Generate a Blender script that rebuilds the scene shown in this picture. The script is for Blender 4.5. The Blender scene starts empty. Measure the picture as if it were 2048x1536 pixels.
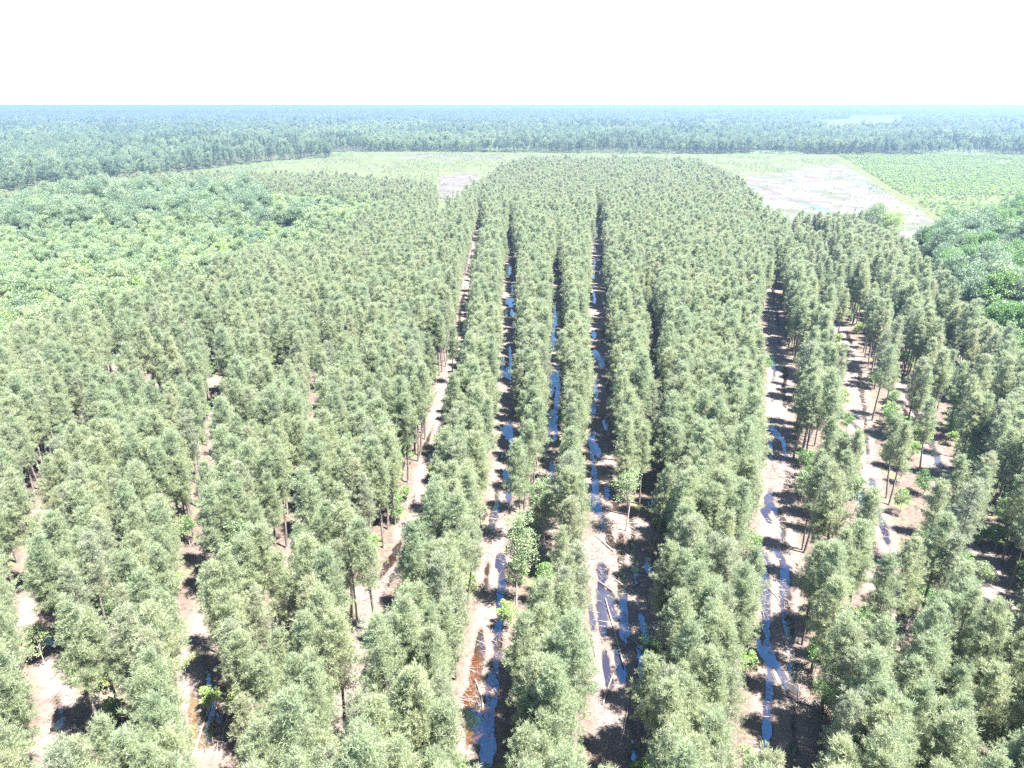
import bpy, math, random
import numpy as np
from mathutils import Vector

# ------------------------------------------------------------------ camera, sky, sun, exposure
scene = bpy.context.scene
COL = scene.collection
EYE = 65.0                      # drone height in metres
PITCH = math.radians(21.45)
FPX = 1422.0                    # focal length in pixels of the 2048 px wide photograph
cam_d = bpy.data.cameras.new('camera')
cam = bpy.data.objects.new('camera', cam_d)
COL.objects.link(cam)
cam.location = (0, 0, EYE)
cam.rotation_euler = (math.radians(90) - PITCH, 0, 0)
cam_d.sensor_width = 36.0
cam_d.lens = FPX / 2048 * 36.0
cam_d.clip_start = 0.5
cam_d.clip_end = 150000
scene.camera = cam

SUN_EL = math.radians(66)
SUN_DIR = Vector((0.88 * math.cos(SUN_EL), -0.475 * math.cos(SUN_EL), math.sin(SUN_EL))).normalized()
world = bpy.data.worlds.new('World')
scene.world = world
world.use_nodes = True
wn = world.node_tree
sky = wn.nodes.new('ShaderNodeTexSky')
sky.sky_type = 'NISHITA'
sky.sun_disc = False
sky.sun_elevation = SUN_EL
sky.sun_rotation = math.atan2(SUN_DIR.x, SUN_DIR.y)
sky.air_density = 1.0
sky.dust_density = 0.2
sky.ozone_density = 4.0
bg = wn.nodes['Background']
bg.inputs['Strength'].default_value = 0.052
wn.links.new(sky.outputs[0], bg.inputs['Color'])
sun_d = bpy.data.lights.new('sun', 'SUN')
sun_d.energy = 5.0
sun_d.angle = math.radians(0.5)
sun_d.color = (1.0, 0.96, 0.90)
sun = bpy.data.objects.new('sun', sun_d)
COL.objects.link(sun)
sun.rotation_euler = SUN_DIR.to_track_quat('Z', 'Y').to_euler()
scene.view_settings.view_transform = 'Standard'
scene.view_settings.look = 'None'
scene.view_settings.gamma = 1.0
scene.view_settings.exposure = 3.18
scene.cycles.max_bounces = 6
scene.cycles.diffuse_bounces = 3
scene.cycles.transmission_bounces = 4
scene.cycles.use_denoising = False

rng = np.random.default_rng(7)
random.seed(7)


def at(px, py, z=0.0):
    """the point at height z seen at this pixel of the photograph"""
    u = (px - 1024) / FPX
    v = (py - 768) / FPX
    dy = math.cos(PITCH) - v * math.sin(PITCH)
    dz = -math.sin(PITCH) - v * math.cos(PITCH)
    t = (z - EYE) / dz
    return (u * t, dy * t)


def pix(x, y, z):
    """pixel of world points (arrays)"""
    zz = np.asarray(z) - EYE
    fwd = y * math.cos(PITCH) - zz * math.sin(PITCH)
    up = y * math.sin(PITCH) + zz * math.cos(PITCH)
    return 1024 + FPX * x / fwd, 768 - FPX * up / fwd


# ------------------------------------------------------------------ materials
def mat(name):
    m = bpy.data.materials.new(name)
    m.use_nodes = True
    n = m.node_tree.nodes
    return m, n, m.node_tree.links, n['Principled BSDF']


def ramp(n, stops):
    r = n.new('ShaderNodeValToRGB')
    e = r.color_ramp.elements
    while len(e) < len(stops):
        e.new(0.5)
    for k, (p, c) in enumerate(stops):
        e[k].position = p
        e[k].color = (*c, 1)
    return r


def foliage(name, c_a, c_b, c_c, rough=0.45, spec=0.35, transl=0.35, patch=0.9):
    """leaf material: colour differs from tree to tree and from clump to clump"""
    m, n, l, b = mat(name)
    oi = n.new('ShaderNodeObjectInfo')
    r1 = ramp(n, [(0.0, c_a), (0.55, c_b), (1.0, c_c)])
    l.new(oi.outputs['Random'], r1.inputs[0])
    tc = n.new('ShaderNodeTexCoord')
    ns = n.new('ShaderNodeTexNoise')
    ns.inputs['Scale'].default_value = patch
    ns.inputs['Detail'].default_value = 3
    l.new(tc.outputs['Object'], ns.inputs['Vector'])
    hs = n.new('ShaderNodeHueSaturation')
    mr = n.new('ShaderNodeMapRange')
    mr.inputs[1].default_value = 0.3
    mr.inputs[2].default_value = 0.7
    mr.inputs[3].default_value = 0.86
    mr.inputs[4].default_value = 1.14
    l.new(ns.outputs[0], mr.inputs[0])
    l.new(mr.outputs[0], hs.inputs['Value'])
    l.new(r1.outputs[0], hs.inputs['Color'])
    l.new(hs.outputs[0], b.inputs['Base Color'])
    b.inputs['Roughness'].default_value = rough
    b.inputs['Specular IOR Level'].default_value = spec
    tr = n.new('ShaderNodeBsdfTranslucent')
    l.new(hs.outputs[0], tr.inputs['Color'])
    mx = n.new('ShaderNodeMixShader')
    mx.inputs[0].default_value = transl
    l.new(b.outputs[0], mx.inputs[1])
    l.new(tr.outputs[0], mx.inputs[2])
    l.new(mx.outputs[0], n['Material Output'].inputs['Surface'])
    return m


def bark(name, c1, c2, scale=6.0):
    m, n, l, b = mat(name)
    tc = n.new('ShaderNodeTexCoord')
    mp = n.new('ShaderNodeMapping')
    mp.inputs['Scale'].default_value = (1, 1, 0.25)
    ns = n.new('ShaderNodeTexNoise')
    ns.inputs['Scale'].default_value = scale
    ns.inputs['Detail'].default_value = 5
    r = ramp(n, [(0.35, c1), (0.65, c2)])
    l.new(tc.outputs['Object'], mp.inputs[0])
    l.new(mp.outputs[0], ns.inputs['Vector'])
    l.new(ns.outputs[0], r.inputs[0])
    l.new(r.outputs[0], b.inputs['Base Color'])
    b.inputs['Roughness'].default_value = 0.9
    b.inputs['Specular IOR Level'].default_value = 0.2
    return m


M_PINE = foliage('pine_needles', (0.250, 0.304, 0.182), (0.285, 0.336, 0.200), (0.322, 0.358, 0.210), 0.42, 0.45, 0.58, 0.7)
M_PINE_B = foliage('pine_needles_dull', (0.262, 0.298, 0.198), (0.290, 0.322, 0.214), (0.315, 0.334, 0.204), 0.45, 0.45, 0.58, 0.7)
M_BROWN = foliage('dead_needles', (0.20, 0.12, 0.06), (0.22, 0.13, 0.07), (0.24, 0.15, 0.08), 0.7, 0.2, 0.2, 1.0)
M_LEAF_BLUE = foliage('leaf_blue_green', (0.125, 0.184, 0.112), (0.155, 0.216, 0.130), (0.192, 0.252, 0.148), 0.45, 0.4, 0.42, 0.6)
M_LEAF_MID = foliage('leaf_mid_green', (0.174, 0.240, 0.126), (0.212, 0.275, 0.142), (0.252, 0.305, 0.155), 0.45, 0.4, 0.42, 0.6)
M_LEAF_YEL = foliage('leaf_yellow_green', (0.210, 0.305, 0.115), (0.245, 0.330, 0.125), (0.275, 0.345, 0.130), 0.5, 0.3, 0.42, 0.8)
M_LEAF_DARK = foliage('leaf_deep_green', (0.092, 0.172, 0.062), (0.118, 0.208, 0.075), (0.155, 0.245, 0.088), 0.45, 0.35, 0.4, 0.8)
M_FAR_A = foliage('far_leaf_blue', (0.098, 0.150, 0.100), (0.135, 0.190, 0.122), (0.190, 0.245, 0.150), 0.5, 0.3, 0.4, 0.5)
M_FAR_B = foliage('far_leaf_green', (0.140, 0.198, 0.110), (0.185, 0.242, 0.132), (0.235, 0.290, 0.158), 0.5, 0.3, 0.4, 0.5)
M_BARK = bark('pine_bark', (0.075, 0.062, 0.057), (0.175, 0.152, 0.142))
M_TWIG = bark('twig_bark', (0.14, 0.12, 0.105), (0.25, 0.225, 0.205), 3.0)
M_GREYBARK = bark('grey_bark', (0.25, 0.23, 0.205), (0.42, 0.39, 0.36))
M_LOG = bark('peeled_log', (0.13, 0.108, 0.094), (0.25, 0.215, 0.19), 4.0)
M_SLASH = bark('slash_sticks', (0.12, 0.098, 0.086), (0.25, 0.22, 0.198), 1.5)
M_CUT = bark('cut_wood', (0.48, 0.36, 0.24), (0.58, 0.46, 0.33), 9.0)


# ------------------------------------------------------------------ mesh helpers
class MB:
    """collects vertices, quads and triangles and links them as ONE mesh"""

    def __init__(self):
        self.v, self.f, self.m, self.n = [], [], [], 0

    def quads(self, verts, mi=0):
        verts = np.asarray(verts, dtype=np.float32).reshape(-1, 3)
        k = len(verts) // 4
        self.v.append(verts)
        self.f.append(np.arange(self.n, self.n + 4 * k).reshape(k, 4))
        self.m.append(np.full(k, mi))
        self.n += 4 * k

    def grid_faces(self, verts, faces, mi=0):
        verts = np.asarray(verts, dtype=np.float32).reshape(-1, 3)
        faces = np.asarray(faces)
        self.v.append(verts)
        self.f.append(faces + self.n)
        self.m.append(np.full(len(faces), mi))
        self.n += len(verts)

    def tube(self, pts, rad, sides=6, mi=0, cap_mi=None):
        pts = [np.array(p, dtype=float) for p in pts]
        ring = []
        for i, p in enumerate(pts):
            d = pts[min(i + 1, len(pts) - 1)] - pts[max(i - 1, 0)]
            d /= (np.linalg.norm(d) + 1e-9)
            a = np.array([0, 0, 1.0]) if abs(d[2]) < 0.9 else np.array([1.0, 0, 0])
            u = np.cross(d, a)
            u /= np.linalg.norm(u)
            w = np.cross(d, u)
            for k in range(sides):
                t = 2 * math.pi * k / sides
                ring.append(p + rad[i] * (math.cos(t) * u + math.sin(t) * w))
        F = []
        for i in range(len(pts) - 1):
            for k in range(sides):
                a0 = i * sides + k
                a1 = i * sides + (k + 1) % sides
                F.append((a0, a1, a1 + sides, a0 + sides))
        self.grid_faces(ring, F, mi)
        if sides == 4 or sides == 6 or sides == 8:
            for base, rev in ((0, True), ((len(pts) - 1) * sides, False)):
                c = [ring[base + k] for k in range(sides)]
                if rev:
                    c = c[::-1]
                q = []
                for k in range(1, sides - 1, 2):
                    q += [c[0], c[k], c[k + 1], c[(k + 2) % sides]]
                self.quads(q, mi if cap_mi is None else cap_mi)

    def mesh(self, name, mats, smooth=False):
        V = np.concatenate(self.v).astype(np.float32)
        Fq = np.concatenate(self.f).astype(np.int32)
        me = bpy.data.meshes.new(name)
        me.vertices.add(len(V))
        me.vertices.foreach_set('co', V.ravel())
        me.loops.add(Fq.size)
        me.loops.foreach_set('vertex_index', Fq.ravel())
        me.polygons.add(len(Fq))
        me.polygons.foreach_set('loop_start', np.arange(0, Fq.size, 4, dtype=np.int32))
        me.polygons.foreach_set('loop_total', np.full(len(Fq), 4, dtype=np.int32))
        me.polygons.foreach_set('material_index', np.concatenate(self.m).astype(np.int32))
        if smooth:
            me.polygons.foreach_set('use_smooth', np.ones(len(Fq), dtype=bool))
        for q in mats:
            me.materials.append(q)
        me.update(calc_edges=True)
        return me


def link(name, me, parent=None):
    o = bpy.data.objects.new(name, me)
    COL.objects.link(o)
    if parent is not None:
        o.parent = parent
    return o


def unit(a):
    return a / (np.linalg.norm(a, axis=-1, keepdims=True) + 1e-9)


def diamonds(centres, dirs, length, width, r):
    """thin diamond blades from centres along dirs"""
    k = len(centres)
    side = unit(np.cross(dirs, r.normal(size=(k, 3))))
    L = np.broadcast_to(np.asarray(length, dtype=float).reshape(-1, 1), (k, 1))
    W = np.broadcast_to(np.asarray(width, dtype=float).reshape(-1, 1), (k, 1))
    tip = centres + dirs * L
    mid = centres + dirs * L * 0.5
    return np.stack([centres, mid + side * W * 0.5, tip, mid - side * W * 0.5], axis=1).reshape(-1, 3)


# ------------------------------------------------------------------ tree meshes
def pine_meshes(seed, h, cb, rmax, dens=1.0, fine=True):
    """trunk and crown of a plantation pine: h height, cb crown base, rmax crown radius"""
    r = np.random.default_rng(seed)
    bend = r.normal(size=2) * 0.35
    T, K = MB(), MB()

    def stem(z):
        t = z / h
        return np.array([bend[0] * math.sin(t * 2.6), bend[1] * math.sin(t * 2.1 + 0.4) - bend[1] * math.sin(0.4), z])
    zs = [-0.2, 0.3, 1.5, 4, 7, 10, 12.5, 15, h - 0.3]
    zs = [z for z in zs if z < h - 0.1]
    T.tube([stem(z) for z in zs], [0.30 if z < 0 else 0.185 * (1 - 0.9 * max(z, 0) / h) + 0.012 for z in zs], 8)
    for _ in range(9 if fine else 4):          # dead stubs under the crown
        z = r.uniform(cb * 0.55, cb + 0.5)
        a = r.uniform(0, 2 * math.pi)
        p = stem(z)
        d = np.array([math.cos(a), math.sin(a), r.uniform(-0.15, 0.4)])
        ln = r.uniform(0.5, 1.5)
        T.tube([p, p + d * ln * 0.5 + [0, 0, 0.05], p + d * ln], [0.028, 0.02, 0.008], 3)
    z = cb
    cs, ds, sz = [], [], []
    a0 = r.uniform(0, 6.28)
    while z < h - 0.3:
        t = (z - cb) / (h - cb)
        prof = (0.55 + 0.45 * min(1, t / 0.25)) * (1 - t) ** 0.62 if t < 1 else 0
        nb = r.integers(4, 7) if t < 0.85 else 4
        a0 += 1.0
        for b in range(nb):
            a = a0 + b * 2 * math.pi / nb + r.normal() * 0.25
            ln = rmax * prof * r.uniform(0.45, 1.3) + 0.25
            up = 0.10 + 0.75 * t + r.normal() * 0.14
            d = unit(np.array([math.cos(a), math.sin(a), up]))
            p0 = stem(z + r.normal() * 0.15)
            p1 = p0 + d * ln * 0.55
            p2 = p0 + d * ln + np.array([0, 0, 0.14 * ln])
            if fine:
                K.tube([p0, p1, p2], [0.035, 0.022, 0.008], 3, 1)
            nt = max(4, int((ln * 9.5 + 2.6) * dens)) if fine else max(3, int((ln * 4.8 + 1.3) * dens))
            for k in range(nt):
                s = (0.28 + 0.74 * (k + r.uniform(0.1, 0.9)) / nt)
                q = p0 + (p2 - p0) * s + r.normal(size=3) * np.array([0.27, 0.27, 0.20]) * min(1, ln)
                cs.append(q)
                ds.append(unit(d * 0.42 + np.array([0, 0, 0.75])))
                sz.append(r.uniform(0.22, 0.42))
        z += r.uniform(0.42, 0.66) * (1 if t < 0.7 else 0.8)
    cs.append(stem(h - 0.3)); ds.append(np.array([0, 0, 1.0])); sz.append(0.5)
    cs, ds, sz = np.array(cs), np.array(ds), np.array(sz)
    nn = 20 if fine else 18
    C = np.repeat(cs, nn, 0)
    C = C + r.normal(size=C.shape) * np.repeat(sz, nn)[:, None] * 0.22
    D = unit(np.repeat(ds, nn, 0) * 0.85 + r.normal(size=(len(C), 3)) * 0.55)
    S = np.repeat(sz, nn)
    K.quads(diamonds(C, D, S * r.uniform(0.7, 1.2, len(C)), S * (0.105 if fine else 0.21), r), 0)
    return T, K


def broad_meshes(seed, h, cb, rx, leaf=0.30, clumps=60, per=55, trunk_r=0.2, fine=True):
    """trunk and crown of a broadleaf tree: leaf clumps of uneven size through the crown's volume"""
    r = np.random.default_rng(seed)
    T, K = MB(), MB()
    top = h * 0.72
    lean = r.normal(size=2) * 0.03 * h
    T.tube([(0, 0, -0.2), (lean[0] * .3, lean[1] * .3, cb * 0.6), (lean[0] * .7, lean[1] * .7, cb * 1.1), (lean[0], lean[1], top)],
           [trunk_r * 1.3, trunk_r, trunk_r * 0.75, trunk_r * 0.25], 6)
    C, D, Rr = [], [], []
    zc, rz = (h + cb) / 2, (h - cb) / 2
    lobes = [(r.uniform(-0.45, 0.45) * rx, r.uniform(-0.45, 0.45) * rx, zc + r.uniform(-0.25, 0.42) * rz, r.uniform(0.45, 0.75)) for _ in range(6)] + [(0, 0, zc, 0.85)]
    for k in range(clumps):
        lb = lobes[k % len(lobes)]
        dv = unit(r.normal(size=3) + np.array([0, 0, 0.35]))
        s = r.uniform(0.55, 1.0)
        c = np.array([lb[0] + dv[0] * rx * lb[3] * s, lb[1] + dv[1] * rx * lb[3] * s, lb[2] + dv[2] * rz * lb[3] * s])
        if fine and k % 3 == 0:
            b0 = np.array([lean[0] * .8, lean[1] * .8, max(cb * 0.8, c[2] - rx * 0.9)])
            K.tube([b0, (b0 + c) / 2 + [0, 0, 0.15], c], [trunk_r * 0.3, trunk_r * 0.18, 0.012], 3, 1)
        cr = rx * r.uniform(0.17, 0.32)
        m = int(per * r.uniform(0.6, 1.4))
        q = unit(r.normal(size=(m, 3))) * (r.uniform(0.2, 1, (m, 1)) ** 0.5) * cr * np.array([1.15, 1.15, 0.75])
        C.append(c + q)
        D.append(unit(q + dv * 0.3 + r.normal(size=(m, 3)) * cr * 0.8))
        Rr.append(np.full(m, leaf))
    C, D, Rr = np.concatenate(C), np.concatenate(D), np.concatenate(Rr)
    K.quads(diamonds(C, D, Rr * r.uniform(0.7, 1.3, len(C)), Rr * 0.75, r), 0)
    return T, K


def joined(T, K, name, mats_t, mats_k):
    """trunk and crown as one mesh, for trees in the mass"""
    J = MB()
    for v, f, m in zip(T.v, T.f, T.m):
        pass
    J.v = [*T.v, *K.v]
    J.f = [*T.f, *[q + T.n for q in K.f]]
    J.m = [*T.m, *[q + len(mats_t) for q in K.m]]
    J.n = T.n + K.n
    return J.mesh(name, [*mats_t, *mats_k])


PINES = []       # (trunk mesh, crown mesh, look)
PINE_MASS = []
for k, (h, cb, rm, dens, look) in enumerate([
        (17.2, 8.6, 2.35, 1.0, 'full-crowned'), (16.2, 8.4, 2.15, 1.0, 'round-crowned'), (18.0, 9.6, 2.2, 0.95, 'tall'),
        (15.6, 8.2, 1.85, 0.9, 'narrow-crowned'), (17.0, 9.0, 2.6, 0.9, 'wide-crowned'), (16.6, 9.6, 1.9, 0.62, 'thin-crowned'),
        (17.5, 8.8, 2.3, 1.05, 'dense-crowned'), (14.6, 7.6, 2.0, 0.8, 'short')]):
    T, K = pine_meshes(100 + k, h, cb - 0.9, rm * 0.93, dens)
    mm = M_PINE_B if k in (3, 5) else M_PINE
    PINES.append((T.mesh('pine_trunk', [M_BARK], True), K.mesh('pine_crown', [mm, M_TWIG]), look))
    PINE_MASS.append(joined(T, K, 'pine_whole', [M_BARK], [mm, M_TWIG]))
PINE_FAR, PINE_WILD = [], []
for k, (h, cb, rm) in enumerate([(17, 8.6, 2.4), (16, 8.4, 2.2), (17.6, 9.2, 2.3), (15.4, 8, 2.0)]):
    T, K = pine_meshes(200 + k, h, cb, rm * 0.86, 0.95, False)
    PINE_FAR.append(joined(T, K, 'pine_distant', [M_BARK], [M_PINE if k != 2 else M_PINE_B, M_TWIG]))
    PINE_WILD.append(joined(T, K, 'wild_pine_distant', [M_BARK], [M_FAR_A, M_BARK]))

BROADS = []
BROAD_MASS = []
for k, (h, cb, rx, mm, look) in enumerate([
        (19, 6, 4.3, M_LEAF_BLUE, 'blue-green round-crowned'), (17.5, 5, 3.6, M_LEAF_MID, 'mid-green'), (20, 7, 4.8, M_LEAF_BLUE, 'big blue-green'),
        (16, 4, 3.3, M_LEAF_YEL, 'pale yellow-green'), (18, 5, 4.0, M_LEAF_MID, 'wide mid-green'), (17, 5, 3.4, M_LEAF_BLUE, 'narrow blue-green'), (15, 4, 3.0, M_LEAF_MID, 'small mid-green'), (19, 5, 4.2, M_LEAF_DARK, 'deep green'), (17, 4, 3.7, M_LEAF_DARK, 'dense deep green')]):
    T, K = broad_meshes(300 + k, h, cb, rx, 0.30, 84, 95)
    BROADS.append((T.mesh('broadleaf_trunk', [M_GREYBARK], True), K.mesh('broadleaf_crown', [mm, M_GREYBARK]), look))
    BROAD_MASS.append(joined(T, K, 'broadleaf_whole', [M_GREYBARK], [mm, M_GREYBARK]))
SAPS = []
SAP_MASS = []
for k, (h, cb, rx, mm, look) in enumerate([
        (5.2, 1.0, 1.5, M_LEAF_DARK, 'deep green'), (3.6, 0.5, 1.3, M_LEAF_YEL, 'yellow-green'), (6.5, 1.6, 1.6, M_LEAF_MID, 'slim light green'),
        (2.4, 0.2, 1.3, M_LEAF_YEL, 'low yellow-green'), (4.4, 0.7, 1.7, M_LEAF_DARK, 'bushy deep green')]):
    T, K = broad_meshes(400 + k, h, cb, rx, 0.16, 40, 62, 0.06)
    SAPS.append((T.mesh('sapling_stem', [M_GREYBARK], True), K.mesh('sapling_crown', [mm, M_GREYBARK]), look))
    SAP_MASS.append(joined(T, K, 'sapling_whole', [M_GREYBARK], [mm, M_GREYBARK]))
BROAD_FAR = []
for k, (h, cb, rx, mm) in enumerate([(20, 1.5, 5.0, M_FAR_A), (18, 1, 4.4, M_FAR_B), (22, 2, 5.6, M_FAR_A), (19, 1.5, 4.2, M_FAR_B), (19, 1, 4.6, M_FAR_A)]):
    T, K = broad_meshes(500 + k, h, cb, rx, 0.46, 46, 56, 0.25, False)
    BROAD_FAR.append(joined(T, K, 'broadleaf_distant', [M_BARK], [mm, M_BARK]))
BUSH_FAR = []
for k, (h, rx, mm) in enumerate([(2.6, 1.4, M_LEAF_YEL), (3.4, 1.5, M_LEAF_MID), (1.8, 1.3, M_LEAF_YEL), (2.4, 1.2, M_LEAF_MID)]):
    T, K = broad_meshes(600 + k, h, 0.1, rx, 0.34, 22, 16, 0.05, False)
    BUSH_FAR.append(joined(T, K, 'bush_distant', [M_GREYBARK], [mm, M_GREYBARK]))


# ------------------------------------------------------------------ scattering of what nobody could count
def scatter(name, meshes, P, rz, sc, idx, lean=None, label=None):
    """one object: the meshes set out on points P (kind stuff)"""
    c = bpy.data.collections.new(name + '_sources')
    for k, me in enumerate(meshes):
        c.objects.link(bpy.data.objects.new('%s_source_%02d' % (name, k), me))
    me = bpy.data.meshes.new(name)
    me.vertices.add(len(P))
    me.vertices.foreach_set('co', np.asarray(P, dtype=np.float32).ravel())
    rot = np.zeros((len(P), 3), dtype=np.float32)
    if lean is not None:
        rot[:, :2] = lean
    rot[:, 2] = rz
    a = me.attributes.new('rot', 'FLOAT_VECTOR', 'POINT'); a.data.foreach_set('vector', rot.ravel())
    a = me.attributes.new('scl', 'FLOAT', 'POINT'); a.data.foreach_set('value', np.asarray(sc, dtype=np.float32))
    a = me.attributes.new('pick', 'INT', 'POINT'); a.data.foreach_set('value', np.asarray(idx, dtype=np.int32))
    o = link(name, me)
    o['kind'] = 'stuff'
    if label:
        o['label'] = label
    g = bpy.data.node_groups.new(name, 'GeometryNodeTree')
    g.interface.new_socket('Geometry', in_out='INPUT', socket_type='NodeSocketGeometry')
    g.interface.new_socket('Geometry', in_out='OUTPUT', socket_type='NodeSocketGeometry')
    N, L = g.nodes, g.links
    gi, go = N.new('NodeGroupInput'), N.new('NodeGroupOutput')
    ip = N.new('GeometryNodeInstanceOnPoints')
    ci = N.new('GeometryNodeCollectionInfo')
    ci.inputs['Collection'].default_value = c
    ci.inputs['Separate Children'].default_value = True
    ci.inputs['Reset Children'].default_value = True

    def named(nm, t):
        q = N.new('GeometryNodeInputNamedAttribute')
        q.data_type = t
        q.inputs['Name'].default_value = nm
        return next(s for s in q.outputs if s.enabled and s.name == 'Attribute')
    L.new(gi.outputs[0], ip.inputs['Points'])
    L.new(ci.outputs[0], ip.inputs['Instance'])
    ip.inputs['Pick Instance'].default_value = True
    L.new(named('pick', 'INT'), ip.inputs['Instance Index'])
    er = N.new('FunctionNodeEulerToRotation')
    L.new(named('rot', 'FLOAT_VECTOR'), er.inputs[0])
    L.new(er.outputs[0], ip.inputs['Rotation'])
    L.new(named('scl', 'FLOAT'), ip.inputs['Scale'])
    L.new(ip.outputs[0], go.inputs[0])
    md = o.modifiers.new('scatter', 'NODES')
    md.node_group = g
    return o


# ------------------------------------------------------------------ where the lanes run (world metres)
def way(*pp):
    return np.array([at(*q) for q in pp])


LANES = {
    # name: (centre line, half width of open ground, rut offsets, wetness)
    'brown': (way((945, 1530), (958, 1420), (975, 1300), (985, 1180), (1000, 1060), (1005, 980), (1012, 900), (1010, 800), (1012, 720), (1018, 620), (1020, 520), (1020, 465)), 2.3, (-1.15, 1.15), 1.0),
    'wide': (way((1238, 1535), (1234, 1400), (1230, 1300), (1226, 1200), (1222, 1100), (1222, 1040), (1208, 980), (1198, 900), (1202, 800), (1200, 700), (1197, 600), (1196, 500), (1196, 440)), 2.7, (-1.7, 1.3, 3.2), 1.0),
    'inner': (way((1085, 1080), (1097, 960), (1104, 850), (1110, 750), (1115, 650), (1115, 600), (1112, 505)), 1.5, (-0.9, 0.9), 1.25),
    'slash': (way((690, 1440), (735, 1220), (800, 1110), (830, 1040), (842, 950), (868, 870), (886, 770), (920, 690), (930, 590), (950, 490), (962, 425)), 1.25, (-0.9, 0.9), 0.75),
    'straight': (way((1568, 1530), (1562, 1350), (1556, 1200), (1556, 1050), (1562, 950), (1556, 850), (1560, 740), (1546, 640), (1541, 578)), 2.9, (-1.7, 1.1), 0.95),
    'second': (way((1795, 1330), (1778, 1200), (1765, 1100), (1740, 1000), (1722, 880), (1712, 770), (1700, 700), (1655, 600), (1610, 500)), 2.4, (-1.1, 1.1), 0.75),
    'third': (way((2040, 1300), (1975, 1150), (1910, 1010), (1850, 880), (1790, 760), (1720, 600)), 2.3, (-1.1, 1.1), 0.6),
    'fourth': (way((2048, 860), (1960, 750), (1880, 650), (1790, 540)), 1.8, (-1.1, 1.1), 0.5),
    'narrow': (way((1322, 1050), (1325, 960), (1318, 830), (1310, 700), (1282, 570)), 0.9, (-0.8, 0.8), 0.9),
    'left': (way((425, 1530), (405, 1440), (385, 1320), (420, 1190), (430, 1050), (440, 900), (440, 765)), 1.9, (-1.0, 1.0), 0.9),
    'middle': (way((560, 1240), (600, 1090), (635, 975), (640, 850), (655, 705)), 1.5, (-1.0, 1.0), 0.7),
    'edge': (way((150, 1500), (140, 1420), (60, 1250), (80, 1100), (150, 1000), (230, 870), (250, 745)), 1.8, (-1.0, 1.0), 0.9),
    'gap': (way((880, 430), (893, 385), (905, 360)), 3.5, (-1.1, 1.1), 0.4),
}
# extra open places: (px, py, half length along x in m, half length along y in m)
OPENINGS = [(150, 1455, 4.4, 4.2), (385, 1312, 1.7, 2.0), (425, 1475, 2.1, 2.6), (925, 640, 1.6, 9), (870, 830, 1.8, 5), (725, 1185, 1.6, 2.0), (640, 965, 1.8, 2.6), (255, 735, 5, 5), (325, 760, 2.4, 4), (440, 762, 4, 3),
            (650, 705, 3.5, 3), (545, 715, 2.5, 4), (95, 1030, 3.0, 3.5), (365, 1000, 1.6, 3), (552, 1235, 1.6, 2.6), (690, 1450, 1.0, 1.6), (815, 1060, 2.2, 4.0),
            (1230, 1130, 5.0, 9.0), (1260, 1240, 5.0, 6.0), (1290, 1060, 5.0, 3.0), (1060, 1100, 4.0, 2.5), (1015, 1100, 3, 3), (1275, 930, 3, 2.5),
            (1700, 740, 4, 5), (1560, 740, 3.5, 6), (1620, 700, 3, 3), (1830, 790, 2.5, 4), (1890, 1040, 1.8, 3), (1985, 1150, 2.2, 3.4), (2030, 1200, 1.5, 2), (1990, 1455, 1.6, 1.6), (1900, 1500, 1.6, 1.8),
            (1650, 600, 3, 5), (430, 655, 3, 3), (365, 690, 3, 4), (180, 770, 3, 3), (110, 830, 3, 3), (720, 545, 3, 3), (890, 560, 2, 5), (855, 700, 2, 4), (230, 1090, 1.8, 2.6), (1596, 465, 3, 18), (1646, 480, 3, 22), (75, 1290, 2, 2.6), (730, 1310, 1.6, 2.6)]

X0, X1, Y0, Y1, CELL = -180.0, 260.0, 30.0, 560.0, 0.5
NX, NY = int((X1 - X0) / CELL), int((Y1 - Y0) / CELL)
gx = X0 + (np.arange(NX) + 0.5) * CELL
gy = Y0 + (np.arange(NY) + 0.5) * CELL
GX, GY = np.meshgrid(gx, gy)


def vnoise(x, y, seed):
    """smooth value noise in 0..1"""
    r = np.random.default_rng(seed)
    tab = r.random((256, 256))
    xi, yi = np.floor(x).astype(int), np.floor(y).astype(int)
    fx, fy = x - xi, y - yi
    fx, fy = fx * fx * (3 - 2 * fx), fy * fy * (3 - 2 * fy)
    g = lambda i, j: tab[(yi + j) % 256, (xi + i) % 256]
    return (g(0, 0) * (1 - fx) + g(1, 0) * fx) * (1 - fy) + (g(0, 1) * (1 - fx) + g(1, 1) * fx) * fy


def fbm(x, y, seed, octs=4):
    s, a, t = 0, 0.5, 0
    for k in range(octs):
        s = s + a * vnoise(x * 2 ** k, y * 2 ** k, seed + k)
        t += a
        a *= 0.5
    return s / t


def lane_coords(x, y, line):
    """signed offset from the centre line, and distance along it"""
    best = np.full(x.shape, 1e9)
    sd = np.zeros(x.shape)
    ss = np.zeros(x.shape)
    run = 0.0
    for a, b in zip(line[:-1], line[1:]):
        d = b - a
        ln = np.hypot(*d)
        d = d / ln
        t = np.clip((x - a[0]) * d[0] + (y - a[1]) * d[1], 0, ln)
        qx, qy = x - a[0] - d[0] * t, y - a[1] - d[1] * t
        dist = np.hypot(qx, qy)
        m = dist < best
        best = np.where(m, dist, best)
        sd = np.where(m, np.sign(qx * d[1] - qy * d[0]) * dist, sd)
        ss = np.where(m, run + t, ss)
        run += ln
    return sd, ss, run


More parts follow.
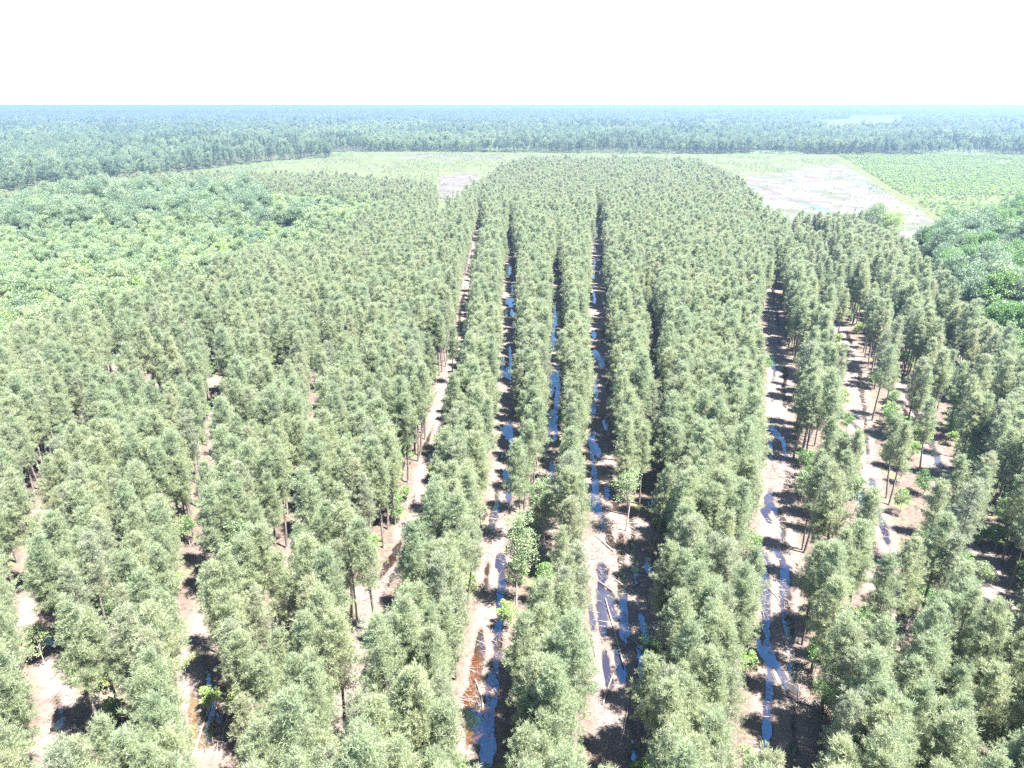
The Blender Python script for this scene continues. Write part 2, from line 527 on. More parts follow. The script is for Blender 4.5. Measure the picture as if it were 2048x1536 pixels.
def lanes_near(x, y):
    """for points: open (0..1 how far inside open ground), rut depth"""
    opened = np.zeros(x.shape)
    rut = np.zeros(x.shape)
    wob = fbm(x / 9, y / 9, 3, 3)
    rough = (fbm(x / 1.3, y / 1.3, 9, 3) - 0.5) * 0.55
    for k, (nm, (line, hw, ruts, wet)) in enumerate(LANES.items()):
        lo, hi = line.min(0) - 9, line.max(0) + 9
        sel = (x > lo[0]) & (x < hi[0]) & (y > lo[1]) & (y < hi[1])
        if not sel.any():
            continue
        sd, ss, run = lane_coords(x[sel], y[sel], line)
        w = hw * (0.75 + 0.5 * wob[sel])
        ad = np.abs(sd)
        o = np.clip((w + 0.9 - ad) / 1.8, 0, 1)
        endf = np.clip(np.minimum(ss, run - ss) / 3 + 0.3, 0, 1)
        opened[sel] = np.maximum(opened[sel], o * endf)
        mean = (vnoise(ss / 14.0, ss * 0 + k * 7.3, 21) - 0.5) * 0.9
        q = np.zeros(sd.shape)
        for j, r0 in enumerate(ruts):
            dd = sd - r0 - mean + rough[sel]
            amp = 1.1 * np.clip(-1.05 + 2.9 * vnoise(ss / 8.0, ss * 0 + k * 3.1 + j * 11.7, 33), 0, 1.25) * wet
            lug = (0.55 + 1.1 * vnoise(ss / 5.0, ss * 0 + k * 5.9 + j * 3.3, 44)) * (1 + 0.10 * np.sin(ss * 11.0))
            q = np.maximum(q, amp * np.exp(-(dd / (0.44 * lug)) ** 2))
            q = np.where((np.abs(dd) > 0.6) & (np.abs(dd) < 1.0), np.minimum(q, q) - 0.0, q)
        rut[sel] = np.maximum(rut[sel], q * endf)
    for px, py, ax, ay in OPENINGS:
        cx, cy = at(px, py)
        e = np.hypot((x - cx) / ax, (y - cy) / ay) * (0.8 + 0.4 * wob)
        opened = np.maximum(opened, np.clip((1.25 - e) / 0.5, 0, 1))
    return opened, rut


OPEN, _ = lanes_near(GX, GY)
LANES_ALL = dict(LANES)
OPEN_ALL = list(OPENINGS)
_r = np.random.default_rng(23)
for _ in range(150):        # small gaps the thinning left in the stands at both sides
    _px, _py = _r.uniform(20, 830), _r.uniform(620, 1500)
    if _r.random() < 0.42:
        _px, _py = _r.uniform(1620, 2040), _r.uniform(560, 1500)
    _q = min(1.0, max(0.15, (1500 - _py) / 700))
    if _py < 1120 or _r.random() < 0.2:
        OPENINGS.append((_px, _py, _r.uniform(0.8, 1.0 + 1.1 * _q), _r.uniform(1.4, 1.8 + 2.9 * _q)))
for _nm, _k in (('left', 0), ('middle', 0), ('edge', 0), ('slash', 1.0), ('second', 0.25), ('third', 0.15), ('fourth', 0.2), ('narrow', 0.8)):
    _ln, _hw, _ru, _we = LANES[_nm]
    LANES[_nm] = (_ln, _hw * _k - (2 if _k == 0 else 0), _ru, _we)
for _px, _py in ((340, 1215), (430, 1405), (380, 1075), (625, 945), (545, 1050), (800, 840), (1330, 785), (220, 1245), (180, 1095), (1640, 710), (1840, 870), (1960, 1065), (1720, 1255), (1830, 1215), (1610, 990)):
    OPENINGS.append((_px, _py, 0.8, 1.8))
SIGHT, _ = lanes_near(GX, GY)
LANES.update(LANES_ALL)
OPENINGS[:] = OPEN_ALL


def open_at(x, y, sight=False):
    i = np.clip(((x - X0) / CELL).astype(int), 0, NX - 1)
    j = np.clip(((y - Y0) / CELL).astype(int), 0, NY - 1)
    inside = (x > X0) & (x < X1) & (y > Y0) & (y < Y1)
    return np.where(inside, (SIGHT if sight else OPEN)[j, i], 0)


def in_poly(x, y, poly):
    c = np.zeros(x.shape, dtype=bool)
    n = len(poly)
    for i in range(n):
        x1, y1 = poly[i]
        x2, y2 = poly[(i + 1) % n]
        if y1 == y2:
            continue
        c ^= ((y1 > y) != (y2 > y)) & (x < (x2 - x1) * (y - y1) / (y2 - y1) + x1)
    return c


# ------------------------------------------------------------------ regions (world metres)
CH = 15.0   # height at which crown edges are read
main_block = [(-60, 20), (100, 20)] + [at(2300, 900, CH), at(2048, 690, CH), at(1960, 610, CH), at(1870, 520, CH), at(1780, 468, CH), at(1700, 438, CH), at(1590, 432, CH), at(1530, 428, CH),
              at(1500, 385, CH), at(1460, 350, CH), at(1390, 322, CH), at(1250, 319, CH), at(1050, 320, CH), at(1000, 338, CH), at(930, 385, CH), at(905, 410, CH)] + \
             [at(880, 395, CH), at(860, 368, CH), at(690, 356, CH), at(480, 350, CH), at(330, 352, CH), at(200, 362, CH), at(60, 385, CH), at(-150, 412, CH)] + \
             [at(-150, 430, CH), at(60, 400, CH), at(200, 380, CH), at(330, 372, CH), at(470, 374, CH), at(690, 392, CH), at(830, 398, CH), at(770, 425, CH), at(640, 470, CH), at(500, 515, CH), at(330, 580, CH), at(150, 640, CH), at(0, 680, CH), at(-300, 800, CH), at(-500, 1000, CH)]
wood_left = [at(-150, 430, CH), at(60, 400, CH), at(200, 380, CH), at(330, 372, CH), at(470, 374, CH), at(690, 392, CH), at(830, 398, CH), at(770, 425, CH), at(640, 470, CH), at(500, 515, CH), at(330, 580, CH), at(150, 640, CH), at(0, 680, CH), at(-300, 800, CH), at(-320, 520, CH)]
wood_right = [at(2300, 900, CH), at(2048, 690, CH), at(1960, 610, CH), at(1880, 530, CH), at(1830, 475, CH), at(1890, 445, CH), at(1960, 425, CH), at(2048, 412, CH), at(2300, 400, CH)]
far_edge = [at(-400, 430), at(-100, 400), at(60, 384), at(180, 372), at(330, 350), at(470, 333), at(560, 322), at(662, 316), at(668, 304.5), at(820, 303.5), at(1020, 305), at(1200, 307), at(1400, 308), at(1640, 309), at(1860, 311), at(2048, 312.5), at(2500, 315)]
clearcut = [at(1470, 372), at(1500, 350), at(1560, 345), at(1620, 333), at(1685, 326), at(1715, 345), at(1800, 400), at(1885, 450), at(1800, 482), at(1600, 455), at(1500, 430), at(1440, 400)]
clear_strip = [at(1655, 309), at(1675, 309), at(1735, 345), at(1822, 400), at(1905, 450), at(1880, 470), at(1885, 450), at(1800, 400), at(1715, 345)]
bush_field = [at(1675, 309.5), at(2500, 316), at(2600, 430), at(2048, 470), at(1905, 470), at(1905, 450), at(1822, 400), at(1735, 345)]
grass_left = [at(-400, 432), at(-100, 402), at(60, 386), at(180, 374), at(330, 352), at(470, 335), at(560, 324), at(662, 318), at(668, 306), at(820, 305), at(1020, 306.5), at(1300, 309), at(1530, 310), at(1655, 311), at(1690, 328), at(1620, 335), at(1560, 347), at(1500, 352), at(1470, 374), at(1440, 420), at(900, 430), at(300, 420), at(-400, 460)]
mud_left = [at(880, 352), at(945, 348), at(975, 362), at(945, 395), at(900, 420), at(870, 400)]

# ------------------------------------------------------------------ ground and water
def spaced(a, b, s):
    return list(np.arange(a, b, s))


def geo(a, b, n):
    return list(np.geomspace(a, b, n))


xs = np.array([-q for q in geo(520, 70000, 22)[::-1]] + spaced(-500, -130, 5) + spaced(-130, -62, 1.0) + spaced(-62, 112, 0.42) + spaced(112, 260, 1.0) + spaced(260, 620, 5) + geo(640, 70000, 22))
ys = np.array([-q for q in geo(30, 4000, 8)[::-1]] + spaced(-20, 44, 8) + spaced(44, 130, 0.42) + spaced(130, 260, 0.8) + spaced(260, 460, 1.6) + spaced(460, 1150, 5) + geo(1180, 70000, 26))
XX, YY = np.meshgrid(xs, ys)
opn, rut = np.zeros(XX.shape), np.zeros(XX.shape)
nearm = (XX > X0) & (XX < X1) & (YY > Y0) & (YY < Y1)
o_, r_ = lanes_near(XX[nearm], YY[nearm])
opn[nearm], rut[nearm] = o_, r_
fine_m = (XX > -140) & (XX < 270) & (YY > 30) & (YY < 470)
zz = (fbm(XX / 5, YY / 5, 40) - 0.5) * 0.42 + (fbm(XX / 1.1, YY / 1.1, 50, 3) - 0.5) * 0.16
zz = np.where(fine_m, zz, 0.02)
zz = np.where(fine_m, zz * (1 - 0.55 * opn) + opn * (fbm(XX / 0.9, YY / 0.9, 71, 2) - 0.5) * 0.16 - 0.05 * opn - rut * 0.34, zz)
POOLS = [(940, 1400, 1.0, 2.0), (955, 1455, 1.3, 2.2), (985, 1370, 0.7, 2.0), (978, 1480, 0.7, 3.0), (1222, 1200, 0.55, 4.2), (1182, 1230, 0.55, 3.8), (1215, 1340, 0.55, 4.0), (1312, 1400, 0.7, 4.5), (1290, 1260, 0.6, 4.0), (1330, 1240, 0.8, 3.5),
         (1218, 1070, 0.65, 3.6), (1190, 1005, 0.9, 3.2), (1216, 985, 0.7, 2.6), (1318, 1010, 2.0, 3.2), (1300, 1130, 0.9, 2.4), (1205, 1140, 0.9, 2.0), (1195, 900, 0.8, 3.5), (1240, 1330, 0.6, 3.0),
         (385, 1312, 0.75, 1.7), (420, 1460, 0.9, 2.6), (118, 1445, 0.7, 1.3), (1562, 1345, 0.5, 5.5), (1558, 1030, 0.6, 3.6), (1532, 1030, 0.6, 2.6), (1558, 1110, 0.5, 3.4), (1530, 1110, 0.5, 3.0), (1525, 1300, 0.7, 2.2), (1578, 805, 0.9, 4.0), (1552, 865, 0.8, 4.0),
         (75, 1290, 0.9, 1.8), (720, 1400, 0.7, 1.8), (750, 1450, 0.6, 2.4), (828, 1075, 0.6, 2.6), (1000, 1120, 0.8, 2.5), (1012, 950, 0.7, 3.0), (1015, 860, 1.5, 3.5), (1017, 745, 1.6, 5), (1110, 760, 1.1, 6), (1103, 840, 0.9, 6), (1118, 640, 1.5, 8), (1197, 715, 0.9, 8), (1018, 540, 1.6, 9), (1022, 605, 1.6, 7),
         (1785, 1190, 0.6, 1.8), (212, 1095, 0.7, 1.6), (1710, 850, 0.8, 3.0)]
for px_, py_, ax_, ay_ in POOLS:
    qx, qy = at(px_, py_)
    q_ = np.hypot((XX - qx) / (ax_ * 0.8), (YY - qy) / (ay_ * 0.85)) + (fbm(XX / 1.2, YY / 1.2, 81, 2) - 0.5) * 0.9
    zz = zz - 0.26 * np.clip((1.35 - q_) / 0.5, 0, 1) * (np.abs(XX - qx) < 12) * (np.abs(YY - qy) < 30)
in_clear = in_poly(XX, YY, clearcut) | in_poly(XX, YY, mud_left)
pud = (fbm(XX / 26, YY / 60, 60, 3) - 0.52) * 1.6 + (fbm(XX / 7, YY / 16, 66, 2) - 0.5) * 0.5
zz = np.where(in_clear, -0.02 - np.clip(pud - 0.20, -0.1, 0.6) * 0.6, zz)
WATER_Z = -0.185
V = np.stack([XX, YY, zz], -1).reshape(-1, 3)
ny, nx = XX.shape
I = np.arange(ny * nx).reshape(ny, nx)
F = np.stack([I[:-1, :-1], I[:-1, 1:], I[1:, 1:], I[1:, :-1]], -1).reshape(-1, 4)
m, n, l, b = mat('forest_floor')
g_ = MB()
g_.grid_faces(V, F)
gme = g_.mesh('ground', [m], True)
a = gme.attributes.new('lane', 'FLOAT', 'POINT')
a.data.foreach_set('value', opn.ravel().astype(np.float32))
cover = np.where(in_poly(XX, YY, clearcut) | in_poly(XX, YY, mud_left), 1.0, 0.0)
a = gme.attributes.new('rut', 'FLOAT', 'POINT')
a.data.foreach_set('value', np.clip(rut, 0, 1).ravel().astype(np.float32))
a = gme.attributes.new('cleared', 'FLOAT', 'POINT')
a.data.foreach_set('value', cover.ravel().astype(np.float32))
wild = np.where(in_poly(XX, YY, main_block) | (YY < 60), 0.0, 1.0)
a = gme.attributes.new('wild', 'FLOAT', 'POINT')
a.data.foreach_set('value', wild.ravel().astype(np.float32))
ground = link('ground', gme)
ground['kind'] = 'structure'
geom = n.new('ShaderNodeNewGeometry')


def tex(scale, detail=6, rough=0.6, stretch=None):
    t = n.new('ShaderNodeTexNoise')
    t.inputs['Scale'].default_value = scale
    t.inputs['Detail'].default_value = detail
    t.inputs['Roughness'].default_value = rough
    if stretch:
        mp = n.new('ShaderNodeMapping')
        mp.inputs['Scale'].default_value = stretch
        l.new(geom.outputs['Position'], mp.inputs[0])
        l.new(mp.outputs[0], t.inputs['Vector'])
    else:
        l.new(geom.outputs['Position'], t.inputs['Vector'])
    return t


def mixc(fac, c1, c2):
    x = n.new('ShaderNodeMix')
    x.data_type = 'RGBA'
    for s, v in ((x.inputs[0], fac), (x.inputs[6], c1), (x.inputs[7], c2)):
        if isinstance(v, (int, float)):
            s.default_value = v
        elif isinstance(v, tuple):
            s.default_value = (*v, 1)
        else:
            l.new(v, s)
    return x.outputs[2]


def smooth_range(src, lo, hi):
    q = n.new('ShaderNodeMapRange')
    q.interpolation_type = 'SMOOTHSTEP'
    q.inputs[1].default_value = lo
    q.inputs[2].default_value = hi
    l.new(src, q.inputs[0])
    return q.outputs[0]


litter = ramp(n, [(0.32, (0.036, 0.026, 0.020)), (0.5, (0.074, 0.056, 0.045)), (0.68, (0.106, 0.084, 0.070))])
l.new(tex(1.3, 8, 0.7).outputs[0], litter.inputs[0])
mud = ramp(n, [(0.34, (0.054, 0.043, 0.040)), (0.5, (0.096, 0.079, 0.073)), (0.68, (0.126, 0.106, 0.099))])
l.new(tex(0.9, 10, 0.72).outputs[0], mud.inputs[0])
mudf = ramp(n, [(0.35, (0.0, 0.0, 0.0)), (0.65, (1.0, 1.0, 1.0))])
l.new(tex(6.0, 4, 0.7).outputs[0], mudf.inputs[0])
mud2 = mixc(mudf.outputs[0], mud.outputs[0], (0.1380, 0.1113, 0.0984))
att = n.new('ShaderNodeAttribute'); att.attribute_name = 'lane'
att4 = n.new('ShaderNodeAttribute'); att4.attribute_name = 'rut'
mud2 = mixc(smooth_range(att4.outputs['Fac'], 0.05, 0.75), mud2, (0.052, 0.041, 0.038))
mud2 = mixc(smooth_range(tex(0.45, 5, 0.7).outputs[0], 0.52, 0.68), mud2, (0.070, 0.054, 0.049))
att2 = n.new('ShaderNodeAttribute'); att2.attribute_name = 'cleared'
green_f = smooth_range(tex(0.16, 4).outputs[0], 0.54, 0.66)
und = mixc(green_f, litter.outputs[0], (0.075, 0.082, 0.040))
att3 = n.new('ShaderNodeAttribute'); att3.attribute_name = 'wild'
und = mixc(att3.outputs['Fac'], und, (0.050, 0.070, 0.032))
c_ = mixc(att.outputs['Fac'], und, mud2)
clr = ramp(n, [(0.36, (0.044, 0.040, 0.036)), (0.5, (0.072, 0.066, 0.061)), (0.64, (0.096, 0.089, 0.083))])
l.new(tex(0.08, 10, 0.75, (1, 0.4, 1)).outputs[0], clr.inputs[0])
clr2 = mixc(smooth_range(tex(0.03, 5, 0.6).outputs[0], 0.5, 0.62), clr.outputs[0], (0.046, 0.052, 0.029))
c_ = mixc(att2.outputs['Fac'], c_, clr2)
sx = n.new('ShaderNodeSeparateXYZ')
l.new(geom.outputs['Position'], sx.inputs[0])
wetf = smooth_range(sx.outputs[2], WATER_Z + 0.11, WATER_Z + 0.01)
wet = mixc(0.62, c_, (0.045, 0.028, 0.020))
c_ = mixc(wetf, c_, wet)
l.new(c_, b.inputs['Base Color'])
b.inputs['Roughness'].default_value = 0.85
b.inputs['Specular IOR Level'].default_value = 0.25
bp = n.new('ShaderNodeBump')
bp.inputs['Strength'].default_value = 1.0
bp.inputs['Distance'].default_value = 0.12
l.new(tex(3.5, 8, 0.75).outputs[0], bp.inputs['Height'])
l.new(bp.outputs[0], b.inputs['Normal'])

m, n, l, b = mat('standing_water')
b.inputs['Base Color'].default_value = (0.050, 0.036, 0.028, 1)
b.inputs['Roughness'].default_value = 0.02
b.inputs['IOR'].default_value = 1.9
b.inputs['Specular IOR Level'].default_value = 1.0
b.inputs['Specular Tint'].default_value = (0.42, 0.76, 1.0, 1)
geom = n.new('ShaderNodeNewGeometry')
muddy = ramp(n, [(0.42, (0.016, 0.007, 0.004)), (0.6, (0.030, 0.024, 0.022))])
l.new(tex(0.11, 3).outputs[0], muddy.inputs[0])
vd = n.new('ShaderNodeVectorMath'); vd.operation = 'DISTANCE'
vd.inputs[1].default_value = (*at(950, 1420), 0)
l.new(geom.outputs['Position'], vd.inputs[0])
tan_ = n.new('ShaderNodeVectorMath'); tan_.operation = 'DISTANCE'
tan_.inputs[1].default_value = (*at(405, 1390), 0)
l.new(geom.outputs['Position'], tan_.inputs[0])
w1 = mixc(smooth_range(vd.outputs['Value'], 11, 7), muddy.outputs[0], (0.052, 0.017, 0.006))
w1 = mixc(smooth_range(tan_.outputs['Value'], 14, 10), w1, (0.085, 0.055, 0.026))
l.new(w1, b.inputs['Base Color'])
w_ = MB()
w_.quads([(-500, 30, WATER_Z), (620, 30, WATER_Z), (620, 1150, WATER_Z), (-500, 1150, WATER_Z)])
water = link('water', w_.mesh('water', [m]))
water['kind'] = 'structure'


def ragged(poly, amp=7.0, seed=5):
    """a field's outline with an uneven margin"""
    out = []
    for i in range(len(poly)):
        p, q = np.array(poly[i]), np.array(poly[(i + 1) % len(poly)])
        k = max(1, min(60, int(np.hypot(*(q - p)) / 9)))
        for t in range(k):
            w = p + (q - p) * t / k
            out.append((w[0] + amp * 2 * (fbm(np.array([w[0] / 17]), np.array([w[1] / 17]), seed, 3)[0] - 0.5), w[1] + amp * 4 * (fbm(np.array([w[0] / 17]), np.array([w[1] / 17]), seed + 9, 3)[0] - 0.5)))
    return out


def sheet(name, poly, z, stops, sc, stretch=None, c2=None, lo=0.5, hi=0.6, sc2=0.02):
    global n, l, geom
    m, n, l, b = mat(name)
    geom = n.new('ShaderNodeNewGeometry')
    r = ramp(n, stops)
    l.new(tex(sc, 9, 0.72, stretch).outputs[0], r.inputs[0])
    c = r.outputs[0]
    if c2:
        c = mixc(smooth_range(tex(sc2, 6, 0.65).outputs[0], lo, hi), c, c2)
    l.new(c, b.inputs['Base Color'])
    b.inputs['Roughness'].default_value = 0.95
    b.inputs['Specular IOR Level'].default_value = 0.1
    me = bpy.data.meshes.new(name)
    poly = ragged(poly)
    me.from_pydata([(x, y, z) for x, y in poly], [], [list(range(len(poly)))])
    me.materials.append(m)
    o = link(name, me)
    o['kind'] = 'structure'
    return o


sheet('grass_field', grass_left, 0.06, [(0.3, (0.044, 0.054, 0.026)), (0.5, (0.062, 0.072, 0.036)), (0.72, (0.080, 0.085, 0.048))], 0.06, (1, 0.5, 1), (0.064, 0.058, 0.052), 0.57, 0.66, 0.012)
sheet('bush_field', bush_field, 0.064, [(0.3, (0.044, 0.055, 0.024)), (0.55, (0.060, 0.072, 0.033)), (0.75, (0.074, 0.078, 0.044))], 0.09, None, (0.062, 0.058, 0.048), 0.60, 0.68, 0.012)
sheet('bare_patch', mud_left, 0.075, [(0.36, (0.046, 0.041, 0.037)), (0.5, (0.072, 0.065, 0.060)), (0.64, (0.094, 0.087, 0.081))], 0.10, (1, 0.4, 1))
sheet('bare_patch', [at(800, 306.5), at(1000, 307.5), at(1012, 321), at(900, 324), at(790, 314)], 0.075, [(0.36, (0.046, 0.046, 0.036)), (0.5, (0.068, 0.065, 0.056)), (0.64, (0.090, 0.085, 0.076))], 0.05, (1, 0.4, 1), (0.058, 0.066, 0.034), 0.46, 0.54, 0.02)
sheet('field_border', clear_strip, 0.068, [(0.3, (0.050, 0.056, 0.026)), (0.6, (0.066, 0.071, 0.034))], 0.1)

# ------------------------------------------------------------------ where trees stand
def poisson(x0, x1, y0, y1, d, r):
    """jittered hexagonal rows"""
    xs_ = np.arange(x0, x1, d)
    ys_ = np.arange(y0, y1, d * 0.87)
    A, B = np.meshgrid(xs_, ys_)
    A = A + (np.arange(len(ys_)) % 2)[:, None] * d * 0.5
    A = A + r.uniform(-0.36, 0.36, A.shape) * d
    B = B + r.uniform(-0.36, 0.36, B.shape) * d
    return A.ravel(), B.ravel()


def seen_over(x, y, zs, lat):
    """how much open ground a crown would hide from the drone: openness where sight lines past the crown meet the ground"""
    s = np.zeros(x.shape)
    dirn = np.hypot(x, y)
    tx, ty = y / dirn, -x / dirn
    for z in zs:
        k = EYE / (EYE - z)
        for o in (-lat, 0, lat):
            s = s + open_at((x + tx * o) * k, (y + ty * o) * k, True)
    return s / (3 * len(zs))


def in_view(x, y, z, mx=120, my=150):
    px, py = pix(x, y, z)
    return (px > -mx) & (px < 2048 + mx) & (py > -my) & (py < 1536 + my)


def stray(x, y):
    """pulls the line between woods and pines about, left of the gap"""
    a = np.clip((-x - 55) / 20, 0, 1) * np.clip((y - 120) / 40, 0, 1) * np.clip((480 - y) / 60, 0, 1)
    return x + a * 34 * (fbm(x / 14, y / 14, 211, 3) - 0.5), y + a * 60 * (fbm(x / 14, y / 14, 221, 3) - 0.5)


# pines of the plantation
x, y = poisson(-420, 420, 30, 800, 2.5, rng)
sx0, sy0 = stray(x, y)
k = in_poly(sx0, sy0, main_block) & (np.abs(x) < 0.85 * y + 40)
x, y = x[k], y[k]
lane = open_at(x, y)
hide = seen_over(x, y, (8.5, 11, 13.5, 15.5), 1.5)
u = rng.random(len(x))
keep = (lane < 0.45) & (hide < 0.075 + 0.25 * (u < 0.12))
thin_far = vnoise(x / 7, y / 20, 77)
keep &= rng.random(len(x)) > 0.06
right_sparse = (x > 45) & (y < 330) & (x > 0.33 * y + 10)
keep &= ~(right_sparse & (rng.random(len(x)) < 0.20))
left_sparse = (x < -22) & (y < 200)
keep &= ~(left_sparse & (rng.random(len(x)) < 0.06))
x, y = x[keep], y[keep]
pine_var = rng.choice(8, len(x), p=[.17, .14, .14, .11, .13, .09, .13, .09])
pine_s = rng.normal(0.98, 0.085, len(x)).clip(0.74, 1.18)
pine_r = rng.uniform(0, 6.283, len(x))
pine_l = rng.normal(0, 0.034, (len(x), 2))
cx, cy = pix(x, y, 12.5)
vis = (cx > -20) & (cx < 2068) & (cy < 1570)
dist = np.where(vis, np.hypot(x, y), 1e9)
order = np.argsort(dist)
near = order[:300]
rest = order[300:]
rest_mid = rest[y[rest] < 420]
rest_far = rest[y[rest] >= 420]
gz = np.full(len(x), -0.03)
PT = np.stack([x, y, gz], -1)
scatter('pine_plantation', PINE_MASS, PT[rest_mid], pine_r[rest_mid], pine_s[rest_mid], pine_var[rest_mid], pine_l[rest_mid], 'dense plantation pines in strips behind the nearest trees')
scatter('pine_plantation_beyond', PINE_FAR, PT[rest_far], pine_r[rest_far], pine_s[rest_far], pine_var[rest_far] % 4, pine_l[rest_far], 'far end of the pine plantation, crowns in fine rows')

# ------------------------------------------------------------------ labels
ORD = ['first', 'second', 'third', 'fourth', 'fifth', 'sixth', 'seventh', 'eighth', 'ninth', 'tenth', 'eleventh', 'twelfth', 'thirteenth', 'fourteenth', 'fifteenth', 'sixteenth', 'seventeenth', 'eighteenth', 'nineteenth']
TENS = ['twentieth', 'thirtieth', 'fortieth', 'fiftieth', 'sixtieth']
TEN = ['twenty', 'thirty', 'forty', 'fifty', 'sixty']


def ordinal(k):
    if k < 19:
        return ORD[k]
    t, q = divmod(k + 1, 10)
    return TENS[t - 2] if q == 0 else TEN[t - 2] + '-' + ORD[q - 1]


def lane_x(nm, yy):
    ln = LANES[nm][0]
    o_ = np.argsort(ln[:, 1])
    return float(np.interp(yy, ln[o_, 1], ln[o_, 0]))


ZONES = [('edge', 'left of the leftmost clearing'), ('left', 'right of the leftmost clearing'), ('slash', 'left of the log-strewn lane'), ('brown', 'left of the brown-water lane'),
         ('wide', 'left of the widest lane'), ('straight', 'right of the widest lane'), ('second', 'left of the shady right lane'), (None, 'by the right picture edge')]


def zone_of(xx, yy):
    for nm, ph in ZONES:
        if nm is None or xx < lane_x(nm, yy):
            return ph


def ranked(pts, per=6):
    """pts: [(key, zone, x, y)] -> {key: (place in its rank from the left, rank from the front, zone)}"""
    out = {}
    by = {}
    for q in pts:
        by.setdefault(q[1], []).append(q)
    for zn, v in by.items():
        v.sort(key=lambda q: q[3])
        for i in range(0, len(v), per):
            row = sorted(v[i:i + per], key=lambda q: q[2] / q[3])
            for j, q in enumerate(row):
                out[q[0]] = (j, i // per, zn)
    return out


def tree(name, cat, group, label, P, rz, sc, lean, parts):
    t = bpy.data.objects.new(name, None)
    COL.objects.link(t)
    t.empty_display_size = 0.5
    t.location = P
    t.rotation_euler = (lean[0], lean[1], rz)
    t.scale = (sc, sc, sc)
    t['label'] = label
    t['category'] = cat
    if group:
        t['group'] = group
    for nm, me in parts:
        link(nm, me, t)
    return t


rk = ranked([(i, zone_of(x[i], y[i]), x[i], y[i]) for i in near])
for i in near:
    j, q, zn = rk[i]
    tm, cm, look = PINES[pine_var[i]]
    tree('pine_tree', 'tree', 'plantation pines nearest the camera', '%s pine, %s from left in %s rank, %s' % (look, ORD[j], ordinal(q), zn),
         PT[i], pine_r[i], pine_s[i], pine_l[i], [('trunk', tm), ('crown', cm)])
NEAR_Y = float(y[near].max())

# ------------------------------------------------------------------ broadleaf woods at both sides
bx, by_ = poisson(-520, 420, 120, 640, 3.9, rng)
old = (bx > 0) | (by_ > 330) & (bx < -0.30 * by_ - 10 + 50 * (fbm(bx / 30, by_ / 30, 133, 2) - 0.5))
k = ~old | (rng.random(len(bx)) < 0.34)
bx, by_, old = bx[k], by_[k], old[k]
wx_, wy_ = stray(bx, by_)
k = (in_poly(wx_, wy_, wood_left) | in_poly(bx, by_, wood_right))
bx, by_, old = bx[k], by_[k], old[k]
# some broadleaf crowns among the pines
mx_, my_ = poisson(-150, 160, 55, 420, 16.0, rng)
k = in_poly(mx_, my_, main_block) & (open_at(mx_, my_) < 0.1) & (seen_over(mx_, my_, (6, 9, 12), 2) < 0.1) & (rng.random(len(mx_)) < 0.55)
pale = vnoise(bx / 45, by_ / 45, 91)
bv = np.where(~old, rng.choice([1, 3, 4, 6, 5], len(bx), p=[.28, .07, .24, .18, .23]), np.where(bx > 0, rng.choice([7, 8, 0, 5, 4], len(bx), p=[.28, .27, .2, .15, .10]), rng.choice(7, len(bx), p=[.22, .15, .24, .04, .13, .17, .05])))
bs = np.where(old, rng.normal(1.05, 0.17, len(bx)).clip(0.7, 1.45), rng.normal(0.80, 0.14, len(bx)).clip(0.5, 1.15))
br = rng.uniform(0, 6.283, len(bx))
bl = rng.normal(0, 0.02, (len(bx), 2))
cx, cy = pix(bx, by_, 14)
vis = (cx > -10) & (cx < 2058)
order = np.argsort(np.where(vis, np.hypot(bx, by_), 1e9))
nb, rb = order[:255], order[255:]
BP = np.stack([bx, by_, np.full(len(bx), -0.03)], -1)
scatter('broadleaf_wood', BROAD_MASS, BP[rb], br[rb], bs[rb], bv[rb], bl[rb], 'broadleaf woods behind and beside the pine strips')
rk = ranked([(i, 'wood on the left' if bx[i] < 0 else 'wood on the right', bx[i], by_[i]) for i in nb], 9)
for i in nb:
    j, q, zn = rk[i]
    tm, cm, look = BROADS[bv[i]]
    tree('broadleaf_tree', 'tree', 'broadleaf trees in the ' + zn, '%s tree, %s from left in %s rank, broadleaf %s' % (look, ORD[j], ordinal(q), zn),
         BP[i], br[i], bs[i], bl[i], [('trunk', tm), ('crown', cm)])
mx_, my_ = mx_[k], my_[k]
mv, ms_, mr_ = rng.choice([1, 3, 6, 4], len(mx_)), rng.uniform(0.6, 0.8, len(mx_)), rng.uniform(0, 6.28, len(mx_))
mn = np.argsort(my_)[:40]
mo = np.argsort(my_)[40:]
rk = ranked([(i, zone_of(mx_[i], my_[i]), mx_[i], my_[i]) for i in mn], 3)
for i in mn:
    j, q, zn = rk[i]
    tm, cm, look = BROADS[mv[i]]
    tree('broadleaf_tree', 'tree', 'broadleaf trees among the pines', '%s broadleaf, %s from left in %s rank, %s' % (look, ORD[j], ordinal(q), zn),
         (mx_[i], my_[i], -0.03), mr_[i], ms_[i], (0, 0), [('trunk', tm), ('crown', cm)])
scatter('broadleaf_among_pines', BROAD_MASS, np.stack([mx_[mo], my_[mo], mx_[mo] * 0], -1), mr_[mo], ms_[mo], mv[mo], None, 'scattered brighter broadleaf crowns among the pines')

